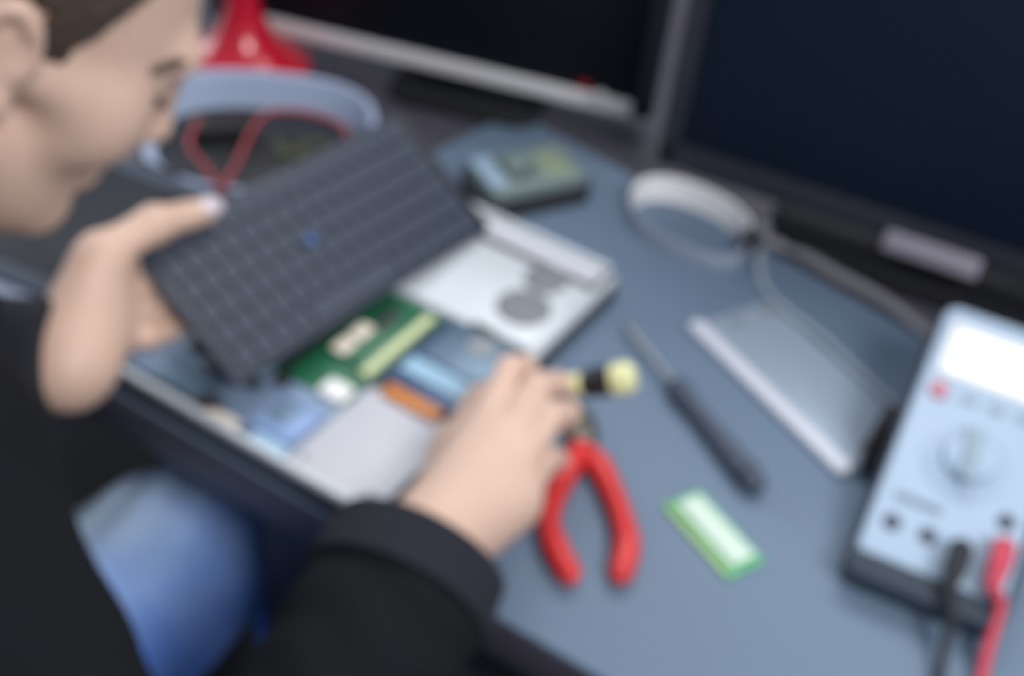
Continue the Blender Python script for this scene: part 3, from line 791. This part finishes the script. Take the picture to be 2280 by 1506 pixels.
# jacket
J = Field((-.62, -.80, .44), (.30, -.12, 1.06), .004)
def JU(prim, k=.03, wr=0., mg=.04):
    f = prim[0]
    if wr: 
        g = lambda P: f(P) + wr * (np.sin(P[..., 0] * 70 + 3 * np.sin(P[..., 2] * 28)) * np.sin(P[..., 2] * 52 + P[..., 1] * 44) + .6 * np.sin(P[..., 1] * 95 + P[..., 0] * 40))
    else: g = f
    J.add(g, prim[1], prim[2], k, mg)
JU(rcone(PELV + [0, -.01, -.02], CHEST, .142, .145), .04, .003); JU(rcone(PELV + [.02, .06, .02], CHEST + [.03, .05, 0], .120, .125), .04, .003)
JU(rcone(CHEST, NECK - [0, .02, .05], .145, .085), .05, .002)
JU(rcone((-.34, -.37, .71), (-.30, -.285, .70), .09, .062), .04, .002)
JU(rcone(SHL, SHR, .064, .058), .05, .002)
def cutcone(a, b, r1, r2, wr):
    """tapered sleeve that ends flat at b"""
    f, lo, hi = rcone(a, b + (b - a) * .3, r1, r2 + (r2 - r1) * .3)
    n_ = (b - a) / np.linalg.norm(b - a)
    g = lambda P: np.maximum(f(P) + wr * (np.sin(((P - a) @ n_) * 160 + 2 * np.sin(P[..., 0] * 60)) + .5 * np.sin(P[..., 2] * 120 + P[..., 1] * 60)), (P - b) @ n_)
    return g, lo, hi
CUR = WRR + (ELR - WRR) / np.linalg.norm(ELR - WRR) * .004
CUL = WRL + (ELL - WRL) / np.linalg.norm(ELL - WRL) * .006
JU(rcone(SHR, ELR, .054, .054), .03, .0025); JU(rcone(SHL, ELL, .068, .060), .04, .0025)
JU(cutcone(ELR, CUR, .062, .049, .0016), .02); JU(cutcone(ELL, CUL, .060, .041, .0016), .02)
jo = J.obj('jacket', M['jacket'], person); jo.matrix_parent_inverse = person_inv
def cuff(c, el, r):
    d = (c - el) / np.linalg.norm(c - el)
    b = BM(); tube(b, [tuple(c - d * .030), tuple(c - d * .012), tuple(c + d * .001), tuple(c + d * .003)], [r + .0012, r, r - .001, r - .005], 40, smooth=False)
    link('cuff', b, M['cuff'], jo)
cuff(CUR, ELR, .0530); cuff(CUL, ELL, .0450)
# jacket collar
b = BM()
ring = []
for i in range(28):
    a = rad(360 * i / 28)
    sx, sy = V((.95, -.29, 0)), V((.2, .65, -.73))
    ring.append(V(NECK) + V((0, 0, -.012)) + sx * .083 * math.cos(a) + sy * .083 * math.sin(a))
tube(b, ring + [ring[0]], .013, 10, smooth=False)
link('collar', b, M['jacket'], jo)

# jeans and shoes
K = Field((-.66, -.80, .03), (.10, .12, .72), .005)
HPR, KNR, ANR = np.array([-.178, -.50, .565]), np.array([-.148, -.03, .568]), np.array([-.15, -.03, .10])
HPL, KNL, ANL = np.array([-.380, -.50, .530]), np.array([-.570, -.12, .470]), np.array([-.50, -.08, .10])
def KU(prim, k=.03):
    f = prim[0]
    K.add(lambda P: f(P) + .003 * np.sin(P[..., 1] * 60 + 3 * np.sin(P[..., 0] * 35)) * np.sin(P[..., 0] * 80 + P[..., 2] * 50), prim[1], prim[2], k, .03)
KU(rcone((-.36, -.56, .54), (-.19, -.56, .54), .12, .12), .04)
for h_, k_, a_ in ((HPR, KNR, ANR), (HPL, KNL, ANL)):
    KU(rcone(h_, k_, .104, .056), .02); KU(rcone(k_, a_, .066, .056), .03)
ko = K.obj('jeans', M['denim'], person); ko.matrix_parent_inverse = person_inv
for a_ in (ANR, ANL):
    b = BM(); t = bmesh.new(); bmesh.ops.create_uvsphere(t, u_segments=24, v_segments=14, radius=1)
    bmesh.ops.scale(t, vec=(.048, .135, .05), verts=t.verts); bmesh.ops.translate(t, vec=(a_[0], a_[1] + .06, .048), verts=t.verts)
    for v in t.verts: v.co.z = max(v.co.z, .001)
    merge(b, t); o = link('shoe', b, M['shoe'], person); o.matrix_parent_inverse = person_inv

# chair under the person
ch = thing('work_chair', 'charcoal work chair under the seated person', 'chair', (-.26, -.60, 0))
link('seat', prism(BM(), rrect(.46, .42, .08), .355, .415, .02), M['chair'], ch)
link('backrest', box(BM(), (0, -.27, .66), (.40, .05, .32), .02), M['chair'], ch)
link('back_bar', tube(BM(), [(0, -.16, .35), (0, -.27, .40), (0, -.30, .60)], .014), M['blk2'], ch)
link('column', cyl(BM(), (0, 0, .22), .025, .30, 24), M['blk2'], ch)
for i in range(5):
    a = rad(72 * i + 18)
    link('leg', tube(BM(), [(0, 0, .085), (.26 * math.cos(a), .26 * math.sin(a), .062)], [.024, .014], smooth=False), M['blk2'], ch)
    link('caster', cyl(BM(), (.26 * math.cos(a), .26 * math.sin(a), .028), .028, .04, 20, mtx=None), M['blk'], ch)

# ------------------------------------------------------------------ light
def area(name, loc_, target, sx, sy, power, col):
    l = bpy.data.lights.new(name, 'AREA'); l.shape = 'RECTANGLE'; l.size, l.size_y = sx, sy; l.energy = power; l.color = col
    o = bpy.data.objects.new(name, l); COL.objects.link(o); o.location = loc_
    o.rotation_euler = (V(target) - V(loc_)).to_track_quat('-Z', 'Y').to_euler(); return o
area('window_daylight', (-3.1, .55, 1.75), (0, 0, .9), 2.2, 1.5, 44, (.90, .95, 1.))
area('unseen_overhead_light', (-.05, .75, 2.1), (-.05, .55, 0), 1.2, .8, 16, (1., .99, .97))
area('unseen_overhead_light', (1.5, -.95, 2.55), (0, -.2, .7), .9, .8, 41, (1., .98, .95))  # added light out of view, placed to reach and brighten the jeans
wd = bpy.data.worlds.new('world'); scene.world = wd; wd.use_nodes = True
bg = wd.node_tree.nodes['Background']; bg.inputs['Color'].default_value = (.82, .88, 1., 1); bg.inputs['Strength'].default_value = .42

scene.view_settings.view_transform = 'Standard'; scene.view_settings.look = 'None'
scene.view_settings.gamma = 1; scene.view_settings.use_curve_mapping = False
scene.view_settings.exposure = 0.0
